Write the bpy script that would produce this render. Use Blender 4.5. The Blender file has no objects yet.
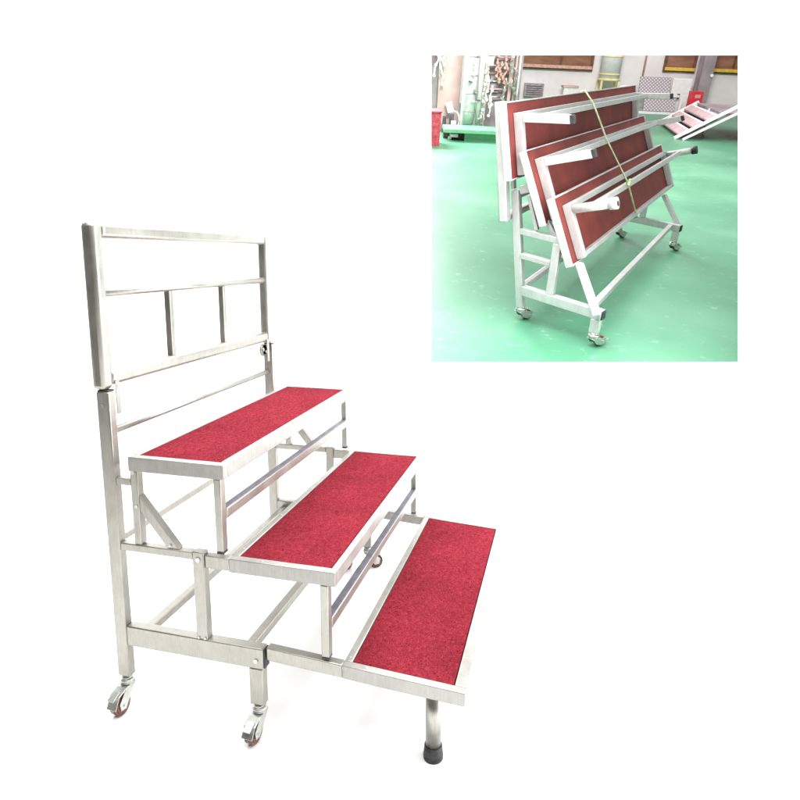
import bpy, bmesh, math, random
from mathutils import Vector, Matrix

random.seed(7)
S = bpy.context.scene
COL = S.collection

# ------------------------------------------------------------------ materials
def new_mat(name):
    m = bpy.data.materials.new(name); m.use_nodes = True
    nt = m.node_tree; b = nt.nodes['Principled BSDF']
    return m, nt, b

def coords(nt, scale=(1, 1, 1)):
    tc = nt.nodes.new('ShaderNodeTexCoord'); mp = nt.nodes.new('ShaderNodeMapping')
    mp.inputs['Scale'].default_value = scale
    nt.links.new(tc.outputs['Object'], mp.inputs['Vector'])
    return mp.outputs['Vector']

def noise(nt, vec, scale, detail=3, rough=.55):
    n = nt.nodes.new('ShaderNodeTexNoise')
    n.inputs['Scale'].default_value = scale; n.inputs['Detail'].default_value = detail
    n.inputs['Roughness'].default_value = rough
    nt.links.new(vec, n.inputs['Vector'])
    return n.outputs['Fac']

def ramp(nt, fac, stops):
    r = nt.nodes.new('ShaderNodeValToRGB'); e = r.color_ramp.elements
    while len(e) < len(stops): e.new(.5)
    for k, (p, c) in enumerate(stops):
        e[k].position = p; e[k].color = (*c, 1)
    nt.links.new(fac, r.inputs['Fac'])
    return r.outputs['Color']

def bump(nt, b, h, strength=.3, dist=.002):
    n = nt.nodes.new('ShaderNodeBump'); n.inputs['Strength'].default_value = strength
    n.inputs['Distance'].default_value = dist
    nt.links.new(h, n.inputs['Height']); nt.links.new(n.outputs['Normal'], b.inputs['Normal'])

def surf(name, c1, c2, scale=20, rough=.5, metal=0., bmp=0., lo=.35, hi=.65, stretch=(1, 1, 1), detail=3):
    m, nt, b = new_mat(name)
    v = coords(nt, stretch)
    f = noise(nt, v, scale, detail)
    nt.links.new(ramp(nt, f, [(lo, c1), (hi, c2)]), b.inputs['Base Color'])
    b.inputs['Roughness'].default_value = rough; b.inputs['Metallic'].default_value = metal
    if bmp: bump(nt, b, f, bmp)
    return m

def aluminium(name, c1, c2, metal, rough):
    """mill-finish aluminium: cloudy oxide, fine drawn lines, a few scuffs"""
    m, nt, b = new_mat(name)
    v = coords(nt); f = noise(nt, v, 9, 5, .6)
    v2 = coords(nt, (140, 140, 6)); f2 = noise(nt, v2, 3, 2)
    mix = nt.nodes.new('ShaderNodeMix'); mix.data_type = 'FLOAT'; mix.inputs[0].default_value = .4
    nt.links.new(f, mix.inputs[2]); nt.links.new(f2, mix.inputs[3])
    nt.links.new(ramp(nt, mix.outputs[0], [(.32, c1), (.68, c2)]), b.inputs['Base Color'])
    st = nt.nodes.new('ShaderNodeMix'); st.data_type = 'RGBA'; st.blend_type = 'MULTIPLY'; st.inputs[0].default_value = 1
    v3 = coords(nt, (30, 30, 12)); src = b.inputs['Base Color'].links[0].from_socket
    nt.links.new(src, st.inputs[6]); nt.links.new(ramp(nt, noise(nt, v3, 1.6, 6, .7), [(.28, (.88, .86, .83)), (.55, (1, 1, 1))]), st.inputs[7])
    nt.links.new(st.outputs[2], b.inputs['Base Color'])
    mr = nt.nodes.new('ShaderNodeMapRange'); mr.inputs[3].default_value = rough - .1; mr.inputs[4].default_value = rough + .14
    nt.links.new(f, mr.inputs[0]); nt.links.new(mr.outputs[0], b.inputs['Roughness'])
    b.inputs['Metallic'].default_value = metal
    bump(nt, b, f2, .06, .0006)
    return m

M_ALU = aluminium('mill_aluminium', (.285, .273, .240), (.395, .382, .348), .80, .34)
M_TRIM = aluminium('edge_aluminium', (.265, .258, .238), (.355, .348, .325), .65, .36)
M_ZINC = aluminium('zinc_plated_steel', (.42, .44, .40), (.62, .64, .60), .9, .3)
M_FRAMEALU = aluminium('frame_aluminium', (.46, .46, .455), (.60, .60, .59), .4, .42)
M_WHITEALU = aluminium('pale_aluminium', (.70, .70, .69), (.82, .82, .81), .25, .45)
M_BLACK = surf('black_rubber', (.012, .012, .013), (.03, .03, .03), 60, .6, 0, .1)
M_TYRE = surf('amber_polyurethane', (.085, .028, .016), (.15, .05, .03), 40, .35)
M_BOLT = surf('bolt_steel', (.40, .40, .38), (.55, .55, .53), 60, .35, .9)

M_WHITEPAINT = surf('white_paint', (.74, .73, .73), (.83, .82, .82), 12, .55)

def carpet_mat():
    m, nt, b = new_mat('red_needle_felt')
    v = coords(nt)
    f1 = noise(nt, v, 300, 2, .7); f2 = noise(nt, v, 70, 5, .8); f3 = noise(nt, v, 6, 3)
    a = nt.nodes.new('ShaderNodeMath'); a.operation = 'MULTIPLY_ADD'; a.inputs[1].default_value = .55
    nt.links.new(f1, a.inputs[0])
    a2 = nt.nodes.new('ShaderNodeMath'); a2.operation = 'MULTIPLY'; a2.inputs[1].default_value = .45
    nt.links.new(f2, a2.inputs[0]); nt.links.new(a2.outputs[0], a.inputs[2])
    c = ramp(nt, a.outputs[0], [(.36, (.048, .004, .007)), (.45, (.118, .010, .016)), (.53, (.150, .014, .0225)), (.64, (.225, .031, .042))])
    # sparse dark flecks
    vo = nt.nodes.new('ShaderNodeTexVoronoi'); vo.inputs['Scale'].default_value = 38
    nt.links.new(v, vo.inputs['Vector'])
    fl = ramp(nt, vo.outputs['Distance'], [(.07, (.10, .10, .10)), (.15, (1, 1, 1))])
    big = ramp(nt, f3, [(.35, (.86, .86, .86)), (.65, (1.06, 1.06, 1.06))])
    mx = nt.nodes.new('ShaderNodeMix'); mx.data_type = 'RGBA'; mx.blend_type = 'MULTIPLY'; mx.inputs[0].default_value = .8
    nt.links.new(c, mx.inputs[6]); nt.links.new(fl, mx.inputs[7])
    mx2 = nt.nodes.new('ShaderNodeMix'); mx2.data_type = 'RGBA'; mx2.blend_type = 'MULTIPLY'; mx2.inputs[0].default_value = 1
    nt.links.new(mx.outputs[2], mx2.inputs[6]); nt.links.new(big, mx2.inputs[7])
    nt.links.new(mx2.outputs[2], b.inputs['Base Color'])
    b.inputs['Roughness'].default_value = .95; b.inputs['Specular IOR Level'].default_value = .02
    bump(nt, b, f1, .5, .002)
    return m
M_CARPET = carpet_mat()
M_REDBOARD = surf('red_laminate', (.125, .014, .010), (.185, .021, .014), 9, .6, 0, .03)
M_BOARD = surf('grey_plywood', (.45, .43, .40), (.58, .56, .53), 12, .8, 0, .1)
M_PAPER = surf('white_backdrop', (.93, .93, .93), (.95, .95, .95), 3, .8)

def epoxy():
    m, nt, b = new_mat('green_epoxy')
    v = coords(nt); f = noise(nt, v, 1.1, 4, .5); f2 = noise(nt, v, 13, 5, .7)
    c = ramp(nt, f, [(.30, (.055, .215, .120)), (.50, (.080, .265, .155)), (.72, (.13, .335, .21))])
    sp = ramp(nt, f2, [(.58, (0, 0, 0)), (.80, (1, 1, 1))])
    mx = nt.nodes.new('ShaderNodeMix'); mx.data_type = 'RGBA'; mx.inputs[7].default_value = (.34, .55, .45, 1)
    sc = nt.nodes.new('ShaderNodeMath'); sc.operation = 'MULTIPLY'; sc.inputs[1].default_value = .7
    nt.links.new(sp, sc.inputs[0]); nt.links.new(sc.outputs[0], mx.inputs[0]); nt.links.new(c, mx.inputs[6])
    nt.links.new(mx.outputs[2], b.inputs['Base Color'])
    mr = nt.nodes.new('ShaderNodeMapRange'); mr.inputs[3].default_value = .30; mr.inputs[4].default_value = .44
    nt.links.new(f, mr.inputs[0]); nt.links.new(mr.outputs[0], b.inputs['Roughness'])
    return m
M_EPOXY = epoxy()
M_WALL = surf('workshop_plaster', (.74, .69, .70), (.82, .78, .79), 2.5, .8, 0, .05)
M_BROWN = surf('brown_window_frame', (.10, .045, .025), (.17, .08, .045), 14, .5)
M_PANE = surf('brown_glazing', (.22, .10, .06), (.34, .17, .11), 2.2, .25, stretch=(1, 1, 4))
M_YELLOW = surf('yellow_paint', (.62, .40, .04), (.74, .50, .08), 12, .5)
M_PALEYELLOW = surf('pale_yellow_paint', (.74, .60, .26), (.82, .72, .42), 12, .5)
M_COLUMN = surf('mauve_grey_steel', (.27, .22, .24), (.36, .30, .32), 5, .5)
M_PINK = surf('dusty_pink_panel', (.50, .33, .32), (.62, .45, .43), 4, .6)
M_MAUVE = surf('dull_mauve_sheet', (.20, .16, .18), (.36, .30, .32), 3, .55)
M_REDPAINT = surf('signal_red_paint', (.60, .015, .035), (.72, .03, .06), 8, .4)
M_PINKRED = surf('pinkish_red_sheet', (.42, .025, .05), (.58, .10, .13), 26, .5)
M_GREENPAINT = surf('green_machine_paint', (.11, .38, .19), (.16, .44, .25), 9, .45)
M_GREY = surf('grey_sheet', (.26, .22, .24), (.42, .37, .40), 18, .6)
M_ROPE = surf('pale_green_strap', (.30, .42, .20), (.52, .56, .36), 30, .7)
M_TREAD = surf('rosy_tread', (.42, .27, .29), (.54, .38, .40), 9, .6)
M_ORANGE = surf('copper_pipe', (.50, .27, .20), (.64, .42, .34), 20, .4)
M_SLATE = surf('slate_strip', (.10, .095, .12), (.15, .145, .18), 30, .5)
M_DARK = surf('dark_machine_grey', (.05, .04, .05), (.12, .10, .11), 12, .5)

def perforated():
    m, nt, b = new_mat('dotted_tread_plate')
    v = coords(nt)
    sx = nt.nodes.new('ShaderNodeSeparateXYZ'); nt.links.new(v, sx.inputs[0])
    def wave(out, k):
        q = nt.nodes.new('ShaderNodeMath'); q.operation = 'MULTIPLY'; q.inputs[1].default_value = k; nt.links.new(out, q.inputs[0])
        w = nt.nodes.new('ShaderNodeMath'); w.operation = 'SINE'; nt.links.new(q.outputs[0], w.inputs[0]); return w.outputs[0]
    p = nt.nodes.new('ShaderNodeMath'); p.operation = 'MULTIPLY'
    nt.links.new(wave(sx.outputs[0], 92), p.inputs[0]); nt.links.new(wave(sx.outputs[2], 105), p.inputs[1])
    nt.links.new(ramp(nt, p.outputs[0], [(.15, (.32, .26, .30)), (.5, (.72, .68, .70))]), b.inputs['Base Color'])
    b.inputs['Roughness'].default_value = .5
    return m
M_DOTS = perforated()

# ------------------------------------------------------------------ geometry
def V(x, w, z): return Vector((x, -w, z))          # w = towards the front of a riser

def box(bm, x0, x1, w0, w1, z0, z1, bev=.003, mat=0, flip=True):
    """axis box in riser axes (w towards the front); flip=False: plain x,y,z"""
    f = V if flip else (lambda a, b, c: Vector((a, b, c)))
    vs = [bm.verts.new(f(x, w, z)) for z in (z0, z1) for w in (w0, w1) for x in (x0, x1)]
    fs = []
    for idx in ((0, 1, 3, 2), (4, 6, 7, 5), (0, 4, 5, 1), (2, 3, 7, 6), (0, 2, 6, 4), (1, 5, 7, 3)):
        fs.append(bm.faces.new([vs[i] for i in idx]))
    finish(bm, vs, fs, bev, mat)

def finish(bm, vs, fs, bev, mat):
    bmesh.ops.recalc_face_normals(bm, faces=fs)
    for f in fs: f.material_index = mat
    if bev:
        es = list({e for f in fs for e in f.edges})
        r = bmesh.ops.bevel(bm, geom=es, offset=bev, segments=2, profile=.5, affect='EDGES', clamp_overlap=True)
        for f in r['faces']: f.material_index = mat; f.smooth = True

def bar(bm, a, b, wd, hd, up=(0, 0, 1), bev=.003, mat=0):
    """rectangular bar from a to b; hd along 'up', wd across"""
    a = Vector(a); b = Vector(b); d = (b - a).normalized(); up = Vector(up)
    s = d.cross(up).normalized(); u = s.cross(d).normalized()
    vs = [bm.verts.new(p + s * (i * wd / 2) + u * (j * hd / 2)) for p in (a, b) for j in (-1, 1) for i in (-1, 1)]
    fs = [bm.faces.new([vs[i] for i in idx]) for idx in ((0, 1, 3, 2), (4, 6, 7, 5), (0, 4, 5, 1), (2, 3, 7, 6), (0, 2, 6, 4), (1, 5, 7, 3))]
    finish(bm, vs, fs, bev, mat)

def tube(bm, a, b, r0, r1=None, n=20, mat=0, hole=0):
    a = Vector(a); b = Vector(b); r1 = r0 if r1 is None else r1
    d = (b - a).normalized(); s = d.orthogonal().normalized(); u = d.cross(s)
    ring = lambda p, r: [bm.verts.new(p + (s * math.cos(t) + u * math.sin(t)) * r) for t in [2 * math.pi * k / n for k in range(n)]]
    A = ring(a, r0); B = ring(b, r1); fs = []
    for k in range(n):
        f = bm.faces.new((A[k], A[(k + 1) % n], B[(k + 1) % n], B[k])); f.smooth = True; fs.append(f)
    fs.append(bm.faces.new(A)); fs.append(bm.faces.new(B))
    bmesh.ops.recalc_face_normals(bm, faces=fs)
    for f in fs: f.material_index = mat
    if hole:                                         # open dark bore at the far end
        tube(bm, b - d * .002, b + d * .0015, hole, hole, n, hole_mat)
hole_mat = 1

def polytube(bm, pts, r, n=8, mat=0):
    """one continuous tube through the points"""
    pts = [Vector(p) for p in pts]; rings = []; ref = Vector((.31, .17, .93)).normalized()
    for k, p in enumerate(pts):
        a = pts[max(k - 1, 0)]; b = pts[min(k + 1, len(pts) - 1)]; d = (b - a).normalized()
        u = d.cross(ref); u = (u if u.length > .05 else d.orthogonal()).normalized(); v = d.cross(u)
        rings.append([bm.verts.new(p + (u * math.cos(t) + v * math.sin(t)) * r) for t in [2 * math.pi * q / n for q in range(n)]])
    fs = [bm.faces.new(rings[0]), bm.faces.new(rings[-1])]
    for A, B in zip(rings[:-1], rings[1:]):
        for q in range(n):
            f = bm.faces.new((A[q], A[(q + 1) % n], B[(q + 1) % n], B[q])); f.smooth = True; fs.append(f)
    bmesh.ops.recalc_face_normals(bm, faces=fs)
    for f in fs: f.material_index = mat

def prism(bm, prof, axis_a, axis_b, mat=0, bev=0):
    """polygon profile (list of Vectors) swept from offset axis_a to axis_b"""
    A = [bm.verts.new(p + axis_a) for p in prof]; B = [bm.verts.new(p + axis_b) for p in prof]
    n = len(prof); fs = [bm.faces.new(A), bm.faces.new(B)]
    for k in range(n): fs.append(bm.faces.new((A[k], A[(k + 1) % n], B[(k + 1) % n], B[k])))
    finish(bm, A + B, fs, bev, mat)

def obj(name, bm, mats, parent=None, matrix=None):
    me = bpy.data.meshes.new(name); bm.to_mesh(me); bm.free()
    for m in (mats if isinstance(mats, (list, tuple)) else [mats]): me.materials.append(m)
    o = bpy.data.objects.new(name, me); COL.objects.link(o)
    if parent: o.parent = parent
    if matrix is not None: o.matrix_world = matrix
    return o

def part(name, mats, parent, fn):
    bm = bmesh.new(); fn(bm)
    return obj(name, bm, mats, parent)

def thing(name, label, cat, matrix=Matrix(), group=None):
    o = bpy.data.objects.new(name, None); COL.objects.link(o); o.matrix_world = matrix
    o['label'] = label; o['category'] = cat
    if group: o['group'] = group
    return o

def single(name, label, cat, mats, fn, matrix=Matrix(), group=None):
    bm = bmesh.new(); fn(bm); o = obj(name, bm, mats, None, matrix)
    o['label'] = label; o['category'] = cat
    if group: o['group'] = group
    return o

def structure(name, mats, fn, matrix=Matrix()):
    bm = bmesh.new(); fn(bm); o = obj(name, bm, mats, None, matrix); o['kind'] = 'structure'
    return o

# ------------------------------------------------------------------ casters
def make_caster(parent, x, w, top, ang, R=.034, brake=True):
    """swivel caster hanging from (x, w, top); ang = trailing direction in the floor plane (x towards w)"""
    d = Vector((math.cos(ang), -math.sin(ang), 0)); s = Vector((-d.y, d.x, 0)); o = V(x, w, 0)
    ax = o + d * .040 + Vector((0, 0, R + .001))
    zt = top
    def body(bm):
        tube(bm, o + Vector((0, 0, zt - .004)), o + Vector((0, 0, zt + .004)), .017, n=24)
        tube(bm, o + Vector((0, 0, zt - .014)), o + Vector((0, 0, zt - .004)), .024, .021, n=28)
        tube(bm, o + Vector((0, 0, zt - .020)), o + Vector((0, 0, zt - .014)), .021, .024, n=28)
        # two fork cheeks and a hood over the wheel
        for k in (-1, 1):
            prof = [o + d * -.020 + Vector((0, 0, zt - .020)), o + d * .026 + Vector((0, 0, zt - .022)),
                    o + d * .060 + Vector((0, 0, R + .016)), o + d * .056 + Vector((0, 0, R - .010)),
                    o + d * .034 + Vector((0, 0, R - .014)), o + d * .004 + Vector((0, 0, zt - .046))]
            prism(bm, prof, s * (k * .0165), s * (k * .0195), bev=.0008)
        hood = [o + d * -.020 + Vector((0, 0, zt - .0195)), o + d * .028 + Vector((0, 0, zt - .0215)), o + d * .062 + Vector((0, 0, zt - .034)),
                o + d * .0815 + Vector((0, 0, R + .006)), o + d * .0785 + Vector((0, 0, R + .004)), o + d * .060 + Vector((0, 0, zt - .037)),
                o + d * .027 + Vector((0, 0, zt - .0250)), o + d * -.020 + Vector((0, 0, zt - .0235))]
        prism(bm, hood, s * -.0195, s * .0195, bev=.0008)
        tube(bm, ax - s * .0235, ax + s * .0235, .0055, n=12)
    c = part('caster', M_ZINC, parent, body)
    def wheel(bm):
        tube(bm, ax - s * .0125, ax + s * .0125, R, n=36, mat=0)
        for k in (-1, 1):
            tube(bm, ax + s * (k * .0124), ax + s * (k * .0145), R - .006, R - .009, n=32, mat=0)
            tube(bm, ax + s * (k * .0140), ax + s * (k * .0152), .013, n=20, mat=1)
    part('wheel', [M_TYRE, M_DARK], c, wheel)
    if brake:
        def br(bm):
            bar(bm, o + d * .050 + Vector((0, 0, zt - .024)), o + d * .082 + Vector((0, 0, zt - .040)), .026, .004, bev=.001)
        part('brake_pedal', M_ZINC, c, br)
    return c

def bolt(bm, x, w, z, n=(-1, 0, 0), r=.006, mat=0):
    p = V(x, w, z); n = Vector(n)
    tube(bm, p, p + n * .004, r, r * .85, n=12, mat=mat)

# ------------------------------------------------------------------ the open riser
L = 1.187
riser = thing('folding_riser', 'open three-step aluminium choir riser with red carpet treads and back guard rail', 'stage riser')

def mx(x0, x1, far):               # mirror an x interval for the far side
    return (L - x1, L - x0) if far else (x0, x1)

for far in (False, True):
    sg = 1 if far else -1
    def X(a): return L - a if far else a
    def P(fn_name, mats, fn): return part(fn_name, mats, riser, fn)
    def post(bm):
        box(bm, *mx(0, .032, far), 0, .046, .122, 1.1045, .004)
        bolt(bm, X(0), .02, 1.06, (sg, 0, 0)); 
    pp = P('back_post', M_ALU, post)
    part('gap_filler', M_BLACK, pp, lambda bm: box(bm, *mx(.003, .034, far), .003, .042, 1.1047, 1.1096, .001))  # black block added to draw the dark gap below the guard stile
    lb = P('lower_beam', M_ALU, lambda bm: box(bm, *mx(0, .036, far), .0465, .545, .240, .311, .004))
    part('end_cap', M_BLACK, lb, lambda bm: box(bm, *mx(.0025, .0335, far), .5452, .551, .2435, .3075, .002))
    part('bolt', M_BOLT, lb, lambda bm: bolt(bm, X(0), .521, .268, (sg, 0, 0), .008))
    P('front_leg', M_ALU, lambda bm: box(bm, *mx(.001, .034, far), .494, .542, .112, .2398, .004))
    P('upper_beam', M_ALU, lambda bm: box(bm, *mx(.002, .030, far), .0465, .3125, .579, .605, .003))
    up = P('upright', M_ALU, lambda bm: box(bm, *mx(0, .031, far), .313, .353, .3114, .608, .003))
    part('bolt', M_BOLT, up, lambda bm: bolt(bm, X(0), .333, .583, (sg, 0, 0), .009))
    for w_ in (.323, .345): part('bolt', M_BOLT, up, lambda bm: bolt(bm, X(0), w_, .3165, (sg, 0, 0), .004))
    rl = P('rear_leg', M_ALU, lambda bm: box(bm, *mx(.004, .033, far), .101, .1275, .6054, .8535, .003))
    for w_, z_, r_ in ((.112, .848, .008), (.118, .735, .006)): part('bolt', M_BOLT, rl, lambda bm: bolt(bm, X(.004), w_, z_, (sg, 0, 0), r_))
    P('link_bar', M_ALU, lambda bm: box(bm, *mx(.004, .026, far), .0465, .1005, .803, .826, .002))
    br = P('brace', M_ALU, lambda bm: prism(bm, [V(X(.006), w_, z_) for w_, z_ in ((.1278, .772), (.1278, .722), (.220, .6055), (.262, .6055))], Vector((0, 0, 0)), Vector((-sg * .027, 0, 0)), bev=.002))
    part('bolt', M_BOLT, br, lambda bm: bolt(bm, X(.006), .232, .616, (sg, 0, 0), .005))
    make_caster(riser, X(.018), .022, .112, math.radians(185 if not far else 170))
    make_caster(riser, X(.018), .518, .104, math.radians(185 if not far else 62))
make_caster(riser, L - .018, .436, .112, math.radians(200))
def stub(bm): box(bm, L - .034, L - .001, .41, .458, .114, .2398, .004)
part('front_leg', M_ALU, riser, stub)

# long rails that tie the two side frames together
part('rear_rail', M_ALU, riser, lambda bm: tube(bm, V(.0325, .020, .970), V(L - .0325, .020, .970), .012))
part('rear_rail', M_ALU, riser, lambda bm: box(bm, .0325, L - .0325, .006, .030, .592, .616, .003))
part('rear_rail', M_ALU, riser, lambda bm: box(bm, .0365, L - .0365, .072, .100, .254, .284, .003))
part('front_rail', M_ALU, riser, lambda bm: box(bm, .0365, L - .0365, .455, .485, .254, .286, .003))

# guard rail standing in the post tops
G0, G1 = 1.116, 1.630
guard = part('guard_rail', M_ALU, riser, lambda bm: (
    box(bm, .0405, L - .0405, -.009, .035, G1 - .048, G1 - .0005, .013),
    box(bm, .0405, L - .0405, -.009, .035, G0 + .003, G0 + .049, .012)))
for far in (False, True):
    part('stile', M_ALU, guard, lambda bm: box(bm, *mx(-.003, .042, far), -.011, .038, G0 - .006, G1, .014))
part('middle_rail', M_ALU, guard, lambda bm: tube(bm, V(.040, .013, 1.414), V(L - .040, .013, 1.414), .014, n=20))
for x in (.392, .768):
    part('spindle', M_ALU, guard, lambda bm: box(bm, x - .012, x + .012, .001, .025, G0 + .0475, 1.402, .003))
def pin(bm, x):
    bar(bm, V(x, .040, 1.132), V(x, .040, 1.025), .019, .004, (0, 1, 0), .002)
    tube(bm, V(x, .037, 1.118), V(x, .044, 1.118), .005, n=10)
part('hinge_strap', M_TRIM, guard, lambda bm: pin(bm, .052))
part('hinge_strap', M_TRIM, guard, lambda bm: pin(bm, L - .060))
def lug(bm):
    tube(bm, V(L - .075, .016, 1.082), V(L - .075, .024, 1.082), .030, n=24)
    bar(bm, V(L - .032, .020, 1.085), V(L - .082, .020, 1.082), .008, .05, (0, 0, 1), .002)
    tube(bm, V(L - .085, .024, 1.085), V(L - .085, .030, 1.085), .008, n=12, mat=1)
    tube(bm, V(L - .060, .024, 1.072), V(L - .060, .030, 1.072), .006, n=12, mat=1)
part('latch_plate', [M_ALU, M_BOLT], riser, lug)

def rim(bm, x0, x1, w0, w1, z0, z1, tx, tw0, tw1, bev=.0025):
    """edge trim round a tread: four bars butted end to end"""
    box(bm, x0, x0 + tx, w0, w1, z0, z1, bev); box(bm, x1 - tx, x1, w0, w1, z0, z1, bev)
    box(bm, x0 + tx + .0002, x1 - tx - .0002, w0, w0 + tw0, z0, z1, bev)
    box(bm, x0 + tx + .0002, x1 - tx - .0002, w1 - tw1, w1, z0, z1, bev)

def tread(step, x0, x1, w0, w1, z):
    def c(bm):
        box(bm, x0 + .0022, x1 - .0022, w0 + .0022, w1 - .0022, z - .016, z - .0006, .0015)
    part('carpet', M_CARPET, step, c)
    def b(bm): box(bm, x0, x1, w0, w1, z - .034, z - .0165, 0)
    part('board', M_BOARD, step, b)

def screws(step, pts, z):
    for x, w in pts:
        part('rivet', M_BOLT, step, lambda bm: tube(bm, V(x, w, z - .001), V(x, w, z + .0012), .0042, .0034, n=10))

# top step
st = part('step', [M_TRIM, M_ALU], riser, lambda bm: rim(bm, 0, L, .099, .437, .853, .900, .028, .020, .024))
tread(st, .0282, L - .0282, .1192, .4128, .8985)
for far in (False, True):
    lg = part('step_leg', [M_ALU, M_BLACK], st, lambda bm: (box(bm, *mx(.004, .034, far), .398, .4225, .617, .8528, .003), box(bm, *mx(.005, .033, far), .3985, .422, .6085, .6168, .001, 1)))
part('crossbar', M_ALU, st, lambda bm: box(bm, .0345, L - .0345, .398, .424, .716, .750, .003))
part('top_strip', M_SLATE, st, lambda bm: box(bm, .036, L - .036, .3995, .4225, .7501, .7525, .0005))  # dark slate strip along the top face of the crossbar
def aprons(bm, x, w0, w1, z0, z1): pass
# middle step: long side arms hinged at the uprights, tread on their front half
def arms(bm, w0, w1, z0, z1, x0, tx):
    for far in (False, True): box(bm, *mx(x0, x0 + tx, far), w0, w1, z0, z1, .003)
st = part('step', [M_TRIM, M_ALU], riser, lambda bm: (rim(bm, .003, L - .003, .440, .790, .553, .5985, .027, .022, .020),))
part('side_arm', M_ALU, st, lambda bm: box(bm, .0055, .0325, .3535, .4398, .555, .598, .003))
part('side_arm', M_ALU, st, lambda bm: box(bm, L - .0325, L - .0055, .3535, .4398, .555, .598, .003))
tread(st, .0302, L - .0302, .4622, .7698, .597)
for far in (False, True):
    part('step_leg', [M_ALU, M_BLACK], st, lambda bm: (box(bm, *mx(.004, .034, far), .741, .766, .318, .5528, .003), box(bm, *mx(.005, .033, far), .7415, .7655, .3115, .3178, .001, 1)))
part('crossbar', M_ALU, st, lambda bm: box(bm, .0345, L - .0345, .741, .767, .400, .434, .003))
part('top_strip', M_SLATE, st, lambda bm: box(bm, .036, L - .036, .7425, .7655, .4341, .4365, .0005))  # same dark slate strip on the middle step's crossbar
screws(st, [(x, .452) for x in (.08, .36, .64, .92, 1.12)] + [(x, .780) for x in (.06, .36, .64, .92, 1.12)] + [(.016, .55), (.016, .70)], .5985)
# bottom step on round legs; it droops a little towards the front
Z3 = .287
first = len(bpy.data.meshes)
n0 = set(bpy.data.meshes)
st = part('step', [M_TRIM, M_ALU], riser, lambda bm: rim(bm, .004, L - .004, .806, 1.182, Z3 - .044, Z3, .027, .024, .0355))
tread(st, .0312, L - .0312, .8302, 1.1458, Z3 - .0015)
screws(st, [(x, .818) for x in (.05, .33, .62, .9, 1.13)] + [(x, 1.168) for x in (.05, .33, .62, .9, 1.13)] + [(.018, .88), (.018, 1.05), (.018, 1.15)], Z3)
part('bracket', M_ALU, st, lambda bm: box(bm, .02, .085, 1.06, 1.165, Z3 - .052, Z3 - .0442, .001))
for far in (False, True):
    part('side_arm', M_ALU, st, lambda bm: box(bm, *mx(.0045, .0345, far), .556, .8058, Z3 - .0435, Z3 - .0005, .003))
for me in set(bpy.data.meshes) - n0:
    for v in me.vertices: v.co.z += .0145 - .060 * (-v.co.y - .806)
part('crossbar', M_ALU, st, lambda bm: tube(bm, V(.088, 1.077, .165), V(L - .088, 1.077, .165), .012))
for far in (False, True):
    x = L - .064 if far else .064
    lg = part('step_leg', M_ALU, riser, lambda bm: tube(bm, V(x, 1.077, .045), V(x, 1.077, .2305), .0235, n=32))
    part('rubber_foot', M_BLACK, lg, lambda bm: (tube(bm, V(x, 1.077, .012), V(x, 1.077, .046), .0305, .027, n=32), tube(bm, V(x, 1.077, .0005), V(x, 1.077, .0118), .030, .0305, n=32)))

# ------------------------------------------------------------------ studio floor and leaning white backdrop with its square opening
CAM = Matrix(((0.26418, 0.15248, -0.95234, -1.6448), (-0.96446, 0.03736, -0.26156, -1.42063), (-0.0043, 0.9876, 0.15693, 1.51892), (0, 0, 0, 1)))
D = 3.6
BOARD = CAM @ Matrix.Translation((0, 0, -D))
def board(bm):
    o = [(-4.5, -.985), (4.5, -.985), (4.5, 4.2), (-4.5, 4.2)]
    h = [(.2217, -.0196), (1.9663, -.0196), (1.9663, 1.7233), (.2217, 1.7233)]
    ring = lambda pts, z: [bm.verts.new((x, y, z)) for x, y in pts]
    of, hf, ob, hb = ring(o, 0), ring(h, 0), ring(o, -.012), ring(h, -.012)
    for k in range(4):
        j = (k + 1) % 4
        bm.faces.new((of[k], of[j], hf[j], hf[k])); bm.faces.new((ob[k], hb[k], hb[j], ob[j]))
        bm.faces.new((of[k], ob[k], ob[j], of[j])); bm.faces.new((hf[k], hf[j], hb[j], hb[k]))
    bmesh.ops.recalc_face_normals(bm, faces=bm.faces[:])
structure('backdrop_wall', M_PAPER, board, BOARD)
def sfloor(bm):
    # stops against the foot of the backdrop
    a = BOARD @ Vector((-4.5, -.9655, -.006)); b = BOARD @ Vector((4.5, -.9655, -.006)); d = (CAM.to_3x3() @ Vector((0, 0, 1))); d.z = 0; d.normalize()
    q = [a, b, b + d * 9, a + d * 9]
    bm.faces.new([bm.verts.new((p.x, p.y, 0)) for p in q]); bmesh.ops.recalc_face_normals(bm, faces=bm.faces[:])
    if bm.faces[:][0].normal.z < 0: bmesh.ops.reverse_faces(bm, faces=bm.faces[:])
structure('floor', M_PAPER, sfloor)

# ------------------------------------------------------------------ workshop seen through the opening
# r = to the right along the hall, d = into the hall, z = up from its floor
MI = Matrix(((1.38794, 0.38348, -0.42019, 2.70399), (-0.44741, 1.42014, -0.18177, -0.99491), (0.35135, 0.29352, 1.42843, 1.08799), (0, 0, 0, 1)))
MH = Matrix(((0.38597, 1.38725, -0.42019, -1.17414), (-1.44777, 0.34775, -0.18177, -1.21703), (-0.07069, 0.45233, 1.42843, -0.08108), (0, 0, 0, 1)))
def hbox(bm, r0, r1, d0, d1, z0, z1, bev=.004, mat=0): box(bm, r0, r1, d0, d1, z0, z1, bev, mat, flip=False)

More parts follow.
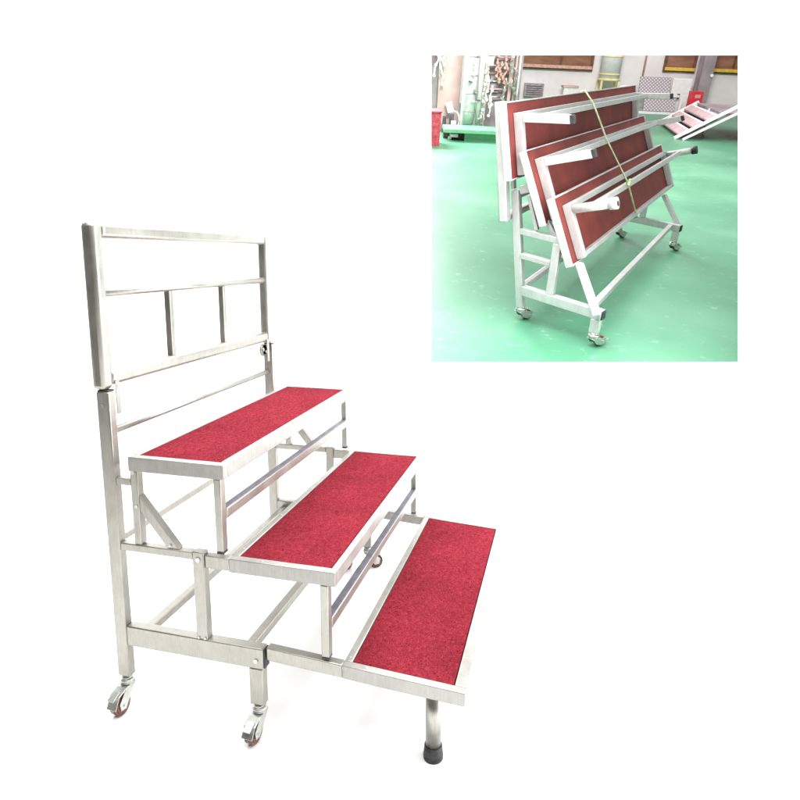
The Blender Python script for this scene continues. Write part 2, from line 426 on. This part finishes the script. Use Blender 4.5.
def hfloor(bm):
    bm.faces.new([bm.verts.new(p) for p in ((-12, 2.145, 0), (14, 2.145, 0), (14, 15, 0), (-12, 15, 0))])
structure('workshop_floor', M_EPOXY, hfloor, MH)
WD = 14.25
def hwall(bm): hbox(bm, -12, 14, WD, WD + .2, -.02, 3.2, 0)
structure('workshop_wall', M_WALL, hwall, MH)

# --- folded riser standing on the green floor
fold = thing('folded_riser', 'folded aluminium riser on casters, red tread boards tipped up and tied with green strap', 'stage riser', MI)
FX0, FX1 = .048, 1.814
def fx(x0, x1, far): return (FX1 - (x1 - FX0), FX1 - (x0 - FX0)) if far else (x0, x1)
T = .036
K = .20                                                # the side frames toe in a little towards the front
for far in (False, True):
    a, b = fx(FX0, FX0 + T, far); m = (a + b) / 2
    def fw(bm, w0, w1, z, wd, hd): bar(bm, V(m - K * w0, w0, z), V(m - K * w1, w1, z), wd, hd, (0, 0, 1), .003)
    part('back_post', M_FRAMEALU, fold, lambda bm: (bar(bm, V(m, .060, .066), V(m, -.030, .575), T, .034, (0, 1, 0), .003), bar(bm, V(m, -.042, .577), V(m, -.050, .628), T - .004, .012, (0, 1, 0), .002), bar(bm, V(m, -.010, .577), V(m, .050, .597), T - .006, .034, (0, 0, 1), .002)))
    part('lower_beam', M_FRAMEALU, fold, lambda bm: fw(bm, .064, .440, .150, T, .042))
    part('end_cap', M_BLACK, fold, lambda bm: fw(bm, .4402, .446, .150, T - .004, .038))
    part('front_leg', M_FRAMEALU, fold, lambda bm: bar(bm, V(m - K * .418, .418, .066), V(m - K * .418, .418, .1285), T - .002, .040, (0, 1, 0), .003))
    part('upper_beam', M_FRAMEALU, fold, lambda bm: fw(bm, .018, .2145, .407, T - .006, .026))
    part('middle_rung', M_FRAMEALU, fold, lambda bm: fw(bm, .034, .178, .302, T - .008, .024))
    part('upright', M_FRAMEALU, fold, lambda bm: bar(bm, V(m - K * .196, .196, .1712), V(m - K * .196, .196, .3938), T - .003, .034, (0, 1, 0), .003))
    part('link_bar', M_FRAMEALU, fold, lambda bm: bar(bm, V(m, .030, .56), V(m, .085, .422), .016, .022, (1, 0, 0), .002))
    o = -.03 if not far else .03
    part('step_arm', M_FRAMEALU, fold, lambda bm: bar(bm, V(m - K * .43 + o * .9, .425, .150), V(m - .02, .291, .322), .026, .036, (1, 0, 0), .003))
    part('step_arm', M_FRAMEALU, fold, lambda bm: bar(bm, V(m + o * .8, .192, .400), V(m + o * .6, .128, .470), .020, .024, (1, 0, 0), .003))
    make_caster(fold, m, .062, .066, math.radians(25), .022)
    make_caster(fold, m - K * .42, .42, .062, math.radians(25), .022)
part('rear_rail', M_FRAMEALU, fold, lambda bm: box(bm, FX0 + T / 2 + .019, FX1 - T / 2 - .019, .034, .060, .136, .162, .003))
part('front_rail', M_FRAMEALU, fold, lambda bm: box(bm, FX0 - .040, FX1 - .106, .366, .392, .138, .165, .003))
part('rear_rail', M_FRAMEALU, fold, lambda bm: box(bm, FX0 + T + .001, FX1 - T - .001, -.034, -.010, .540, .564, .003))

DR = .15                                               # the folded legs hang slightly below square
def panel(x0, x1, yp, zp, a, d, l, e, round_leg):
    """tread board tipped up: u runs up the board, n points out of its underside (to the front)"""
    u = Vector((0, -math.cos(a), math.sin(a))); n = Vector((0, -math.sin(a), -math.cos(a)))
    # frame: x along the board, u up, n out; plane origin at pivot edge
    base = V(0, yp, zp)
    def q(x, uu, nn): return base + Vector((x, 0, 0)) + u * uu + n * nn
    def pb(bm, xa, xb, ua, ub, na, nb, bev=.002, mat=0, dr=0):
        vs = [bm.verts.new(q(x, uu - dr * nn, nn)) for nn in (na, nb) for uu in (ua, ub) for x in (xa, xb)]
        fs = [bm.faces.new([vs[i] for i in idx]) for idx in ((0, 1, 3, 2), (4, 6, 7, 5), (0, 4, 5, 1), (2, 3, 7, 6), (0, 2, 6, 4), (1, 5, 7, 3))]
        finish(bm, vs, fs, bev, mat)
    bd = part('step', M_REDBOARD, fold, lambda bm: pb(bm, x0 + .006, x1 - .006, .006, d - .006, -.020, -.001, .001))
    def edge(bm):
        pb(bm, x0, x0 + .0055, 0, d, -.030, .003); pb(bm, x1 - .0055, x1, 0, d, -.030, .003)
        pb(bm, x0 + .0057, x1 - .0057, 0, .0055, -.030, .003); pb(bm, x0 + .0057, x1 - .0057, d - .0055, d, -.030, .003)
    part('edge_trim', M_FRAMEALU, bd, edge)
    part('carpet', M_CARPET, bd, lambda bm: pb(bm, x0 + .006, x1 - .006, .006, d - .006, -.030, -.0205, .001))
    m, t = .070, .034
    def frame(bm):
        pb(bm, x0 + m, x0 + m + t, .012, d - .045, 0, t); pb(bm, x1 - m - t, x1 - m, .012, d - .045, 0, t)
        pb(bm, x0 + m + t + .0003, x1 - m - t - .0003, d - .045 - .024, d - .045, 0, t - .004)
        pb(bm, x0 + m + t + .0003, x1 - m - t - .0003, .012, .030, 0, t - .004)
    part('under_frame', M_FRAMEALU, bd, frame)
    for x in (x0 + m + t / 2, x1 - m - t / 2):
        if round_leg:
            part('step_leg', [M_FRAMEALU, M_BLACK], bd, lambda bm: (tube(bm, q(x, d - e - DR * t, t + .0005), q(x, d - e - DR * (l - .03), l - .03), .019, n=24), tube(bm, q(x, d - e - DR * (l - .03), l - .03), q(x, d - e - DR * l, l), .024, .0245, n=24, mat=0 if x < 1 else 1), tube(bm, q(x, d - e - DR * l, l), q(x, d - e - DR * l, l + .0012), .013, n=18, mat=1)))
        else:
            part('step_leg', [M_FRAMEALU, M_BLACK], bd, lambda bm: (pb(bm, x - .015, x + .015, d - e - .017, d - e + .017, t + .0005, l - .006, dr=DR), pb(bm, x - .014, x + .014, d - e - .016, d - e + .016, l - .0058, l + .010, .002, 1, DR)))
    k = l * (.52 if round_leg else .34)
    part('crossbar', M_FRAMEALU, bd, lambda bm: pb(bm, x0 + m + t + .0005, x1 - m - t - .0005, d - e - .012 - DR * k, d - e + .012 - DR * k, k - .014, k + .014))
    return q
q1 = panel(-.045, 2.088, -.015, .628, 1.778, .300, .231, .062, False)
q2 = panel(0, 2.088, .141, .463, 2.001, .311, .231, .062, False)
q3 = panel(-.008, 2.080, .280, .319, 2.012, .288, .212, .066, True)

gd = part('guard_rail', M_FRAMEALU, fold, lambda bm: (
    bar(bm, V(.04, -.118, .895), V(1.95, -.118, .895), .03, .034, (0, 0, 1), .006), bar(bm, V(.04, -.048, .462), V(1.95, -.048, .462), .03, .030, (0, 0, 1), .006),
    bar(bm, V(.04, -.096, .75), V(1.95, -.096, .75), .02, .02, (0, 0, 1), .004)))
for x in (.015, 1.97):
    part('stile', M_FRAMEALU, gd, lambda bm: bar(bm, V(x, -.122, .918), V(x, -.045, .445), .046, .040, (0, 1, 0), .008))

def rope(bm):
    pts = [q1(1.06, .25, -.036), q1(1.04, .303, -.034), q1(.98, .305, .004), q1(.79, .2395, .0985), q2(.78, .2505, .0985), q3(.60, .2195, .1295), q3(1.06, -.004, .012), q3(1.08, -.008, -.03)]
    polytube(bm, pts, .0042)
    for k in (0, 1, 2): tube(bm, pts[5] + Vector((.006 * k - .006, -.004, .008 * k - .012)), pts[5] + Vector((.006 * k, -.010, .008 * k - .004)), .008, n=8)
single('tie_strap', 'thin pale green strap tied round the folded red boards', 'strap', M_ROPE, rope, MI)

# --- things along the hall's back wall
def hpart(name, mats, parent, *boxes, bev=.004):
    def f(bm):
        for b in boxes: hbox(bm, *b[:6], bev, b[6] if len(b) > 6 else 0)
    return part(name, mats, parent, f)
def hthing(name, label, cat, group=None): return thing(name, label, cat, MH, group)

def window(r0, r1, z0, label, yellow, mull):
    w = hthing('window', label, 'window', 'brown workshop windows')
    t = .05
    hpart('window_frame', M_BROWN, w, (r0, r0 + t, WD - .06, WD - .001, z0, 2.3), (r1 - t, r1, WD - .06, WD - .001, z0, 2.3), (r0 + t, r1 - t, WD - .06, WD - .001, 2.25, 2.3), (r0 + t, r1 - t, WD - .058, WD - .001, z0, z0 + .05),
          *[(m - .018, m + .018, WD - .055, WD - .001, z0 + .05, 2.25) for m in mull])
    hpart('pane', M_PANE, w, (r0 + t, r1 - t, WD - .03, WD - .0015, z0 + .05, 2.25), bev=0)
    hpart('sill', M_YELLOW if yellow else M_ORANGE, w, (r0 + .02, r1 - .02, WD - .10, WD - .061, z0 + .03, z0 + .09))
window(2.33, 3.80, .705, 'wide brown window with copper-coloured sill, behind the folded riser', False, (3.15,))
window(5.22, 5.86, .755, 'narrow brown window with yellow sill, left of the grey steel column', True, ())
window(6.10, 7.6, .765, 'dark brown window with yellow sill, right of the grey steel column', True, (6.62,))

c = hthing('steel_column', 'mauve grey steel column between two brown windows with a small lamp', 'column')
hpart('shaft', M_COLUMN, c, (5.86, 6.09, WD - .40, WD - .36, .02, 2.6), (5.86, 6.09, WD - .20, WD - .16, .02, 2.6), (5.95, 5.99, WD - .3598, WD - .2002, .02, 2.6))
hpart('base_plate', M_COLUMN, c, (5.80, 6.15, WD - .44, WD - .12, 0, .0195))
def lampb(bm): tube(bm, (6.06, WD - .43, .735), (6.06, WD - .401, .735), .030, n=16)
part('round_fitting', M_WHITEPAINT, c, lampb)

single('wall_pipe', 'thin copper pipe running up the white wall', 'pipe', M_ORANGE, lambda bm: tube(bm, (4.84, WD - .03, .62), (4.84, WD - .03, 2.5), .018), MH)
single('vent_box', 'small grey vent box on the white wall under the wide window', 'vent', [M_GREY, M_DARK], lambda bm: (hbox(bm, 2.47, 2.86, WD - .10, WD - .001, .19, .44), [hbox(bm, 2.50, 2.83, WD - .106, WD - .1005, .22 + k * .04, .235 + k * .04, 0, 1) for k in range(5)]), MH)
b = hthing('storage_bin', 'small white bin with a dusty pink rim before the white wall', 'bin')
hpart('body', M_WHITEPAINT, b, (3.20, 3.48, 13.85, 14.05, .0, .40))
hpart('rim', M_PINK, b, (3.185, 3.495, 13.835, 14.065, .4002, .44))

y = hthing('drum_on_stand', 'tall pale metal drum on a yellow stand against the workshop wall', 'drum')
part('drum', M_WHITEPAINT, y, lambda bm: (tube(bm, (4.10, 14.0, .60), (4.10, 14.0, 1.7), .20, n=40)))
for z_ in (.66, .98): part('band', M_PALEYELLOW, y, lambda bm: tube(bm, (4.10, 14.0, z_), (4.10, 14.0, z_ + .03), .206, n=40))
part('stand_ring', M_PALEYELLOW, y, lambda bm: tube(bm, (4.10, 14.0, .555), (4.10, 14.0, .5995), .215, n=40))
for r_, d_ in ((3.93, 13.86), (4.27, 13.86), (3.93, 14.14), (4.27, 14.14)):
    hpart('leg', M_PALEYELLOW, y, (r_ - .018, r_ + .018, d_ - .018, d_ + .018, 0, .5545))

# folded platform with dotted plates
p = hthing('dotted_platform', 'upright folded platform with grey dotted plates in a white frame', 'platform')
def tilted(name, mats, r0, r1, d0, z0, z1, lean):
    def f(bm):
        vs = [bm.verts.new((r, dd + (z - z0) * lean, z)) for dd in (d0, d0 + .04) for z in (z0, z1) for r in (r0, r1)]
        fs = [bm.faces.new([vs[i] for i in idx]) for idx in ((0, 1, 3, 2), (4, 6, 7, 5), (0, 4, 5, 1), (2, 3, 7, 6), (0, 2, 6, 4), (1, 5, 7, 3))]
        finish(bm, vs, fs, .003, 0)
    return part(name, mats, p, f)
tilted('dotted_plate', M_DOTS, 4.66, 5.26, 13.72, .37, .67, .25)
tilted('dotted_plate', M_DOTS, 4.78, 5.40, 13.62, .055, .315, .25)
hpart('frame', M_WHITEPAINT, p, (4.62, 5.50, 13.58, 13.63, 0, .045), (4.62, 5.45, 13.66, 13.71, .32, .36), (4.60, 4.65, 13.66, 13.71, .0455, .32), (5.46, 5.50, 13.60, 13.65, .0455, .31))

cb = hthing('white_cabinet', 'white metal cabinet with a black handle beside the red box', 'cabinet')
hpart('body', M_WHITEPAINT, cb, (5.34, 5.72, 13.85, 14.15, .0, .66))
hpart('door', M_WHITEPAINT, cb, (5.355, 5.705, 13.835, 13.8495, .03, .64))
hpart('handle', M_DARK, cb, (5.47, 5.515, 13.81, 13.8348, .29, .38))
rc = hthing('red_extinguisher_cabinet', 'bright red fire extinguisher box at the foot of the steel column', 'cabinet')
hpart('body', M_REDPAINT, rc, (5.585, 5.80, 13.40, 13.58, 0, .455))
hpart('door', M_REDPAINT, rc, (5.60, 5.785, 13.388, 13.3998, .02, .435))
hpart('notice', M_ORANGE, rc, (5.64, 5.745, 13.384, 13.3878, .34, .40), bev=0)

# mobile stair at the right
sr = hthing('mobile_stair', 'white aluminium ramp stair with rosy treads and dark gaps between them', 'stairs')
A = Vector((3.926, 9.693, .012)); dr = Vector((.963, -.268, 0)); F = Vector((.395, 1.889, 0)); RISE = .65
def up(t): return Vector((0, 0, t * RISE))
def along(p, t): return p + dr * t + up(t)
hn = Vector((0, 0, 1))
for side in (A, A + F):
    part('stringer', M_WHITEPAINT, sr, lambda bm: bar(bm, along(side, .0), along(side, .74 if side is A else .60), .035, .042, hn, .004))
    part('hand_bar', M_WHITEPAINT, sr, lambda bm: bar(bm, along(side, .06) + Vector((.03, -.07, -.045)), along(side, .74 if side is A else .50) + Vector((.03, -.07, -.06)), .03, .032, hn, .004))
def slab(bm, t0, run, lo, hi, s0=.02, s1=.98):
    a = along(A, t0) + F * s0; b2 = along(A, t0) + F * s1; w = dr * run + up(run)
    vs = [bm.verts.new(v + Vector((0, 0, z))) for z in (lo, hi) for v in (a, a + w, b2, b2 + w)]
    fs = [bm.faces.new([vs[i] for i in idx]) for idx in ((0, 1, 3, 2), (4, 6, 7, 5), (0, 4, 5, 1), (2, 3, 7, 6), (0, 2, 6, 4), (1, 5, 7, 3))]
    finish(bm, vs, fs, .002, 0)
for t0 in (.06, .225, .39):
    part('tread', M_TREAD, sr, lambda bm: slab(bm, t0, .095, -.004, .018))
    part('crossbar', M_WHITEPAINT, sr, lambda bm: slab(bm, t0 + .096, .016, -.004, .022))
part('dark_sheet', M_DARK, sr, lambda bm: slab(bm, .10, .44, -.075, -.060, .06, .94))  # dark sheet added beneath so the gaps between treads look dark
def landing(bm):
    a = along(A, .56) + F * .02; b2 = along(A, .56) + F * .98
    vs = [bm.verts.new(v + z) for z in (Vector((0, 0, -.02)), Vector((0, 0, .01))) for v in (a, a + dr * 1.2, b2, b2 + dr * 1.2)]
    fs = [bm.faces.new([vs[i] for i in idx]) for idx in ((0, 1, 3, 2), (4, 6, 7, 5), (0, 4, 5, 1), (2, 3, 7, 6), (0, 2, 6, 4), (1, 5, 7, 3))]
    finish(bm, vs, fs, .002, 0)
part('landing', M_MAUVE, sr, landing)
for s_ in (.45, .95):
    part('leg', M_WHITEPAINT, sr, lambda bm: bar(bm, along(A + F * s_, .56), A + F * s_ + dr * .56 + Vector((0, 0, -.012)), .03, .03, (1, 0, 0), .003))

# --- machinery at the left
mc = hthing('green_machine_bed', 'low green machine bed on the floor behind the folded riser', 'machine')
hpart('bed', M_GREENPAINT, mc, (.535, 1.30, 8.45, 8.95, .100, .145), (.80, 1.30, 8.53, 8.90, 0, .0998))
hpart('motor', M_WHITEPAINT, mc, (.62, .72, 8.56, 8.68, .035, .075), (.60, .64, 8.60, 8.66, 0, .0348))
hpart('drawer_gap', M_DARK, mc, (.54, .7995, 8.70, 8.90, 0, .0995))

wt = hthing('white_tower_machine', 'tall bright white machine tower behind the green bed', 'machine')
hpart('back_plate', M_WHITEPAINT, wt, (.79, 1.04, 9.16, 9.30, 0, 1.5), bev=.006)
part('cylinder', M_WHITEPAINT, wt, lambda bm: tube(bm, (.885, 9.12, .146), (.885, 9.12, 1.5), .075, n=40))
part('cylinder', M_WHITEPAINT, wt, lambda bm: tube(bm, (1.005, 9.10, .146), (1.005, 9.10, 1.5), .032, n=32))
for z_ in (.30, .52, .74, .96): part('collar', M_GREY, wt, lambda bm: tube(bm, (.885, 9.12, z_), (.885, 9.12, z_ + .014), .079, n=40))
for k in range(22):
    r_ = random.uniform(.80, 1.0); z_ = random.uniform(.18, 1.02); s_ = random.uniform(.006, .020)
    hpart('fitting', (M_GREY, M_PINK, M_WHITEPAINT, M_DARK)[k % 4], wt, (r_, r_ + s_ * random.uniform(1, 3.5), 9.0 + .0005 * k, 9.0492, z_, z_ + s_), bev=.001)
for k in range(4):
    z_ = .30 + .2 * k
    part('hose', M_PINK, wt, lambda bm: polytube(bm, [(1.03, 9.02, z_), (1.07, 9.0, z_ - .02), (1.085, 8.99, z_ - .07), (1.06, 9.0, z_ - .13), (1.03, 9.02, z_ - .14)], .009, 10))

cr = hthing('control_cabinet', 'pinkish sheet cabinet with clipped white cards at the back left', 'cabinet')
hpart('body', M_PINK, cr, (.47, .775, 9.45, 9.75, 0, 1.5))
hpart('trim', M_MAUVE, cr, (.30, .4695, 9.50, 9.80, 0, 1.5))
def clamp_parts(parent, mat, name, r, d, zs, seed):
    rr = random.Random(seed)
    for z in zs:
        pts = [Vector((r, d, z))]
        for k in range(5): pts.append(pts[-1] + Vector((rr.uniform(-.035, .035), rr.uniform(-.004, .004), -rr.uniform(.03, .07))))
        part(name, mat, parent, lambda bm: (polytube(bm, pts, .011, 10), [tube(bm, p_ - Vector((0, .02, 0)), p_ + Vector((0, .02, 0)), .019, n=12) for p_ in pts[1::2]]))
ch = hthing('clamp_rack', 'bunch of bare metal clamps hanging before the mauve cabinet', 'clamps')
part('rod', M_WHITEPAINT, ch, lambda bm: tube(bm, (.47, 9.40, .7), (.47, 9.40, 1.45), .008))
part('rod', M_WHITEPAINT, ch, lambda bm: tube(bm, (.53, 9.40, .75), (.53, 9.40, 1.45), .008))
clamp_parts(ch, M_WHITEPAINT, 'clamp', .47, 9.38, (1.25, 1.02, .86), 3)
clamp_parts(ch, M_WHITEPAINT, 'clamp', .53, 9.38, (1.30, 1.05), 5)

ct = hthing('operator_console', 'tilted white console screen on a dark post with a curved hose', 'console')
def scr(bm): bar(bm, Vector((.665, 9.36, .255)), Vector((.625, 9.40, .385)), .085, .02, (0, -1, .2), .004)
hpart('post', M_DARK, ct, (.64, .70, 9.20, 9.30, .0, .26), (.55, .60, 9.25, 9.32, 0, .22), (.70, .74, 9.22, 9.30, .03, .12))
part('screen', M_WHITEPAINT, ct, scr)
hpart('box', M_WHITEPAINT, ct, (.665, .725, 9.10, 9.19, .06, .17))
part('hose', M_WHITEPAINT, ct, lambda bm: polytube(bm, [(.69, 9.3, .28), (.735, 9.28, .275), (.765, 9.26, .24), (.775, 9.25, .18), (.77, 9.24, .12), (.745, 9.22, .09), (.71, 9.2, .09)], .011, 10))

rb = hthing('red_crate', 'pinkish red sheet metal crate at the left edge of the workshop', 'crate')
hpart('body', M_PINKRED, rb, (.18, .455, 8.0, 8.35, 0, .37))
hpart('lid', M_PINKRED, rb, (.172, .463, 7.992, 8.358, .3702, .39))

pr = hthing('pipe_rack', 'rack of copper and steel pipes with clips beside the white tower', 'rack')
hpart('back_panel', M_MAUVE, pr, (1.06, 1.62, 9.62, 9.68, 0, 1.5))
hpart('plate', M_GREY, pr, (1.19, 1.31, 9.58, 9.6195, .52, .74))
hpart('card', M_WHITEPAINT, pr, (1.10, 1.19, 9.40, 9.43, .86, .97))
hpart('side_post', M_PINK, pr, (1.43, 1.475, 9.50, 9.56, 0, 1.5), (1.50, 1.525, 9.50, 9.55, 0, 1.5))
for r_, d_, z_, q_ in ((1.09, 9.45, 1.5, .018), (1.125, 9.45, .84, .015), (1.56, 9.5, 1.5, .012)):
    part('pipe', M_WHITEPAINT, pr, lambda bm: tube(bm, (r_, d_, 0), (r_, d_, z_), q_))
for r_, zs_, k_ in ((1.25, (1.3, 1.1, .95, .86), 11), (1.31, (1.25, .92), 13), (1.37, (1.1, .9, .78, .70), 17)):
    clamp_parts(pr, M_ORANGE, 'clip', r_, 9.5, zs_, k_)
for r_, d_, zs_, k_ in ((1.12, 9.36, (.95, .82, .68, .5), 21), (1.38, 9.46, (.72, .62, .5), 23), (1.20, 9.4, (.62, .48), 29), (1.47, 9.44, (1.0, .85, .7), 31)):
    clamp_parts(pr, (M_ZINC, M_WHITEPAINT)[k_ % 4 == 1], 'clip', r_, d_, zs_, k_)
for k in range(6):
    z_ = .46 + k * .10
    part('pipe', M_PINK if k % 2 else M_ZINC, pr, lambda bm: tube(bm, (1.08, 9.56, z_), (1.44, 9.56, z_ + .01), .010, n=12))

# ------------------------------------------------------------------ light
w = bpy.data.worlds.new('World'); S.world = w; w.use_nodes = True
nt = w.node_tree; bg = nt.nodes['Background']; bg.inputs['Strength'].default_value = 1
# white surround, made dimmer and warmer on the camera side to darken near metal
tc = nt.nodes.new('ShaderNodeTexCoord'); dot = nt.nodes.new('ShaderNodeVectorMath'); dot.operation = 'DOT_PRODUCT'
dot.inputs[1].default_value = (-.97, .20, -.15)
nt.links.new(tc.outputs['Generated'], dot.inputs[0])
nt.links.new(ramp(nt, dot.outputs['Value'], [(.0, (.42, .42, .42)), (.45, (.26, .25, .235)), (.9, (.07, .06, .05))]), bg.inputs['Color'])

def area(name, loc, target, sx, sy, power, color=(1, 1, 1), frame=None):
    d = bpy.data.lights.new(name, 'AREA'); d.shape = 'RECTANGLE'; d.size = sx; d.size_y = sy; d.energy = power; d.color = color
    o = bpy.data.objects.new(name, d); COL.objects.link(o)
    loc = Vector(loc); target = Vector(target)
    if frame is not None: loc = frame @ loc; target = frame @ target
    o.location = loc; o.rotation_euler = (target - loc).to_track_quat('-Z', 'Y').to_euler()
    return o
area('overhead_softbox', (.4, -.8, 3.9), (.4, -.7, 0), 5.0, 4.5, 400)
area('front_softbox', (1.3, -4.4, 1.5), (.6, -.5, .7), 3.4, 2.8, 270, (.94, .97, 1))
area('backdrop_light', (1.0, -.4, 3.4), (1.75, -.55, .9), 4.0, .6, 150)
area('workshop_overhead_fill', (3.0, 9.0, 5.0), (3.0, 9.0, 0), 12, 12, 820, (1, .97, .96), frame=MH)  # unseen overhead fill added to brighten the open-topped hall
area('workshop_glare_panel', (-1.1, 9.9, 2.6), (-.6, 3.5, 0), 3.4, 3.0, 1700, frame=MH)  # unseen panel added in the hall for the glare on the left floor
area('workshop_front_fill', (1.6, 5.0, 4.5), (2.6, 13, .6), 5, 1.5, 1400, (1, .95, .94), frame=MH)  # fill light added out of view to lift the back wall and machines

# ------------------------------------------------------------------ camera
cam = bpy.data.cameras.new('camera'); co = bpy.data.objects.new('camera', cam); COL.objects.link(co)
co.matrix_world = CAM
cam.sensor_width = 36; cam.lens = 28.601; cam.shift_x = .00993; cam.shift_y = -.05182; cam.clip_end = 300; cam.clip_start = .05
S.camera = co
S.render.engine = 'CYCLES'
S.cycles.use_denoising = True
S.cycles.max_bounces = 8
S.view_settings.view_transform = 'Standard'; S.view_settings.look = 'None'; S.view_settings.exposure = 0; S.view_settings.gamma = 1
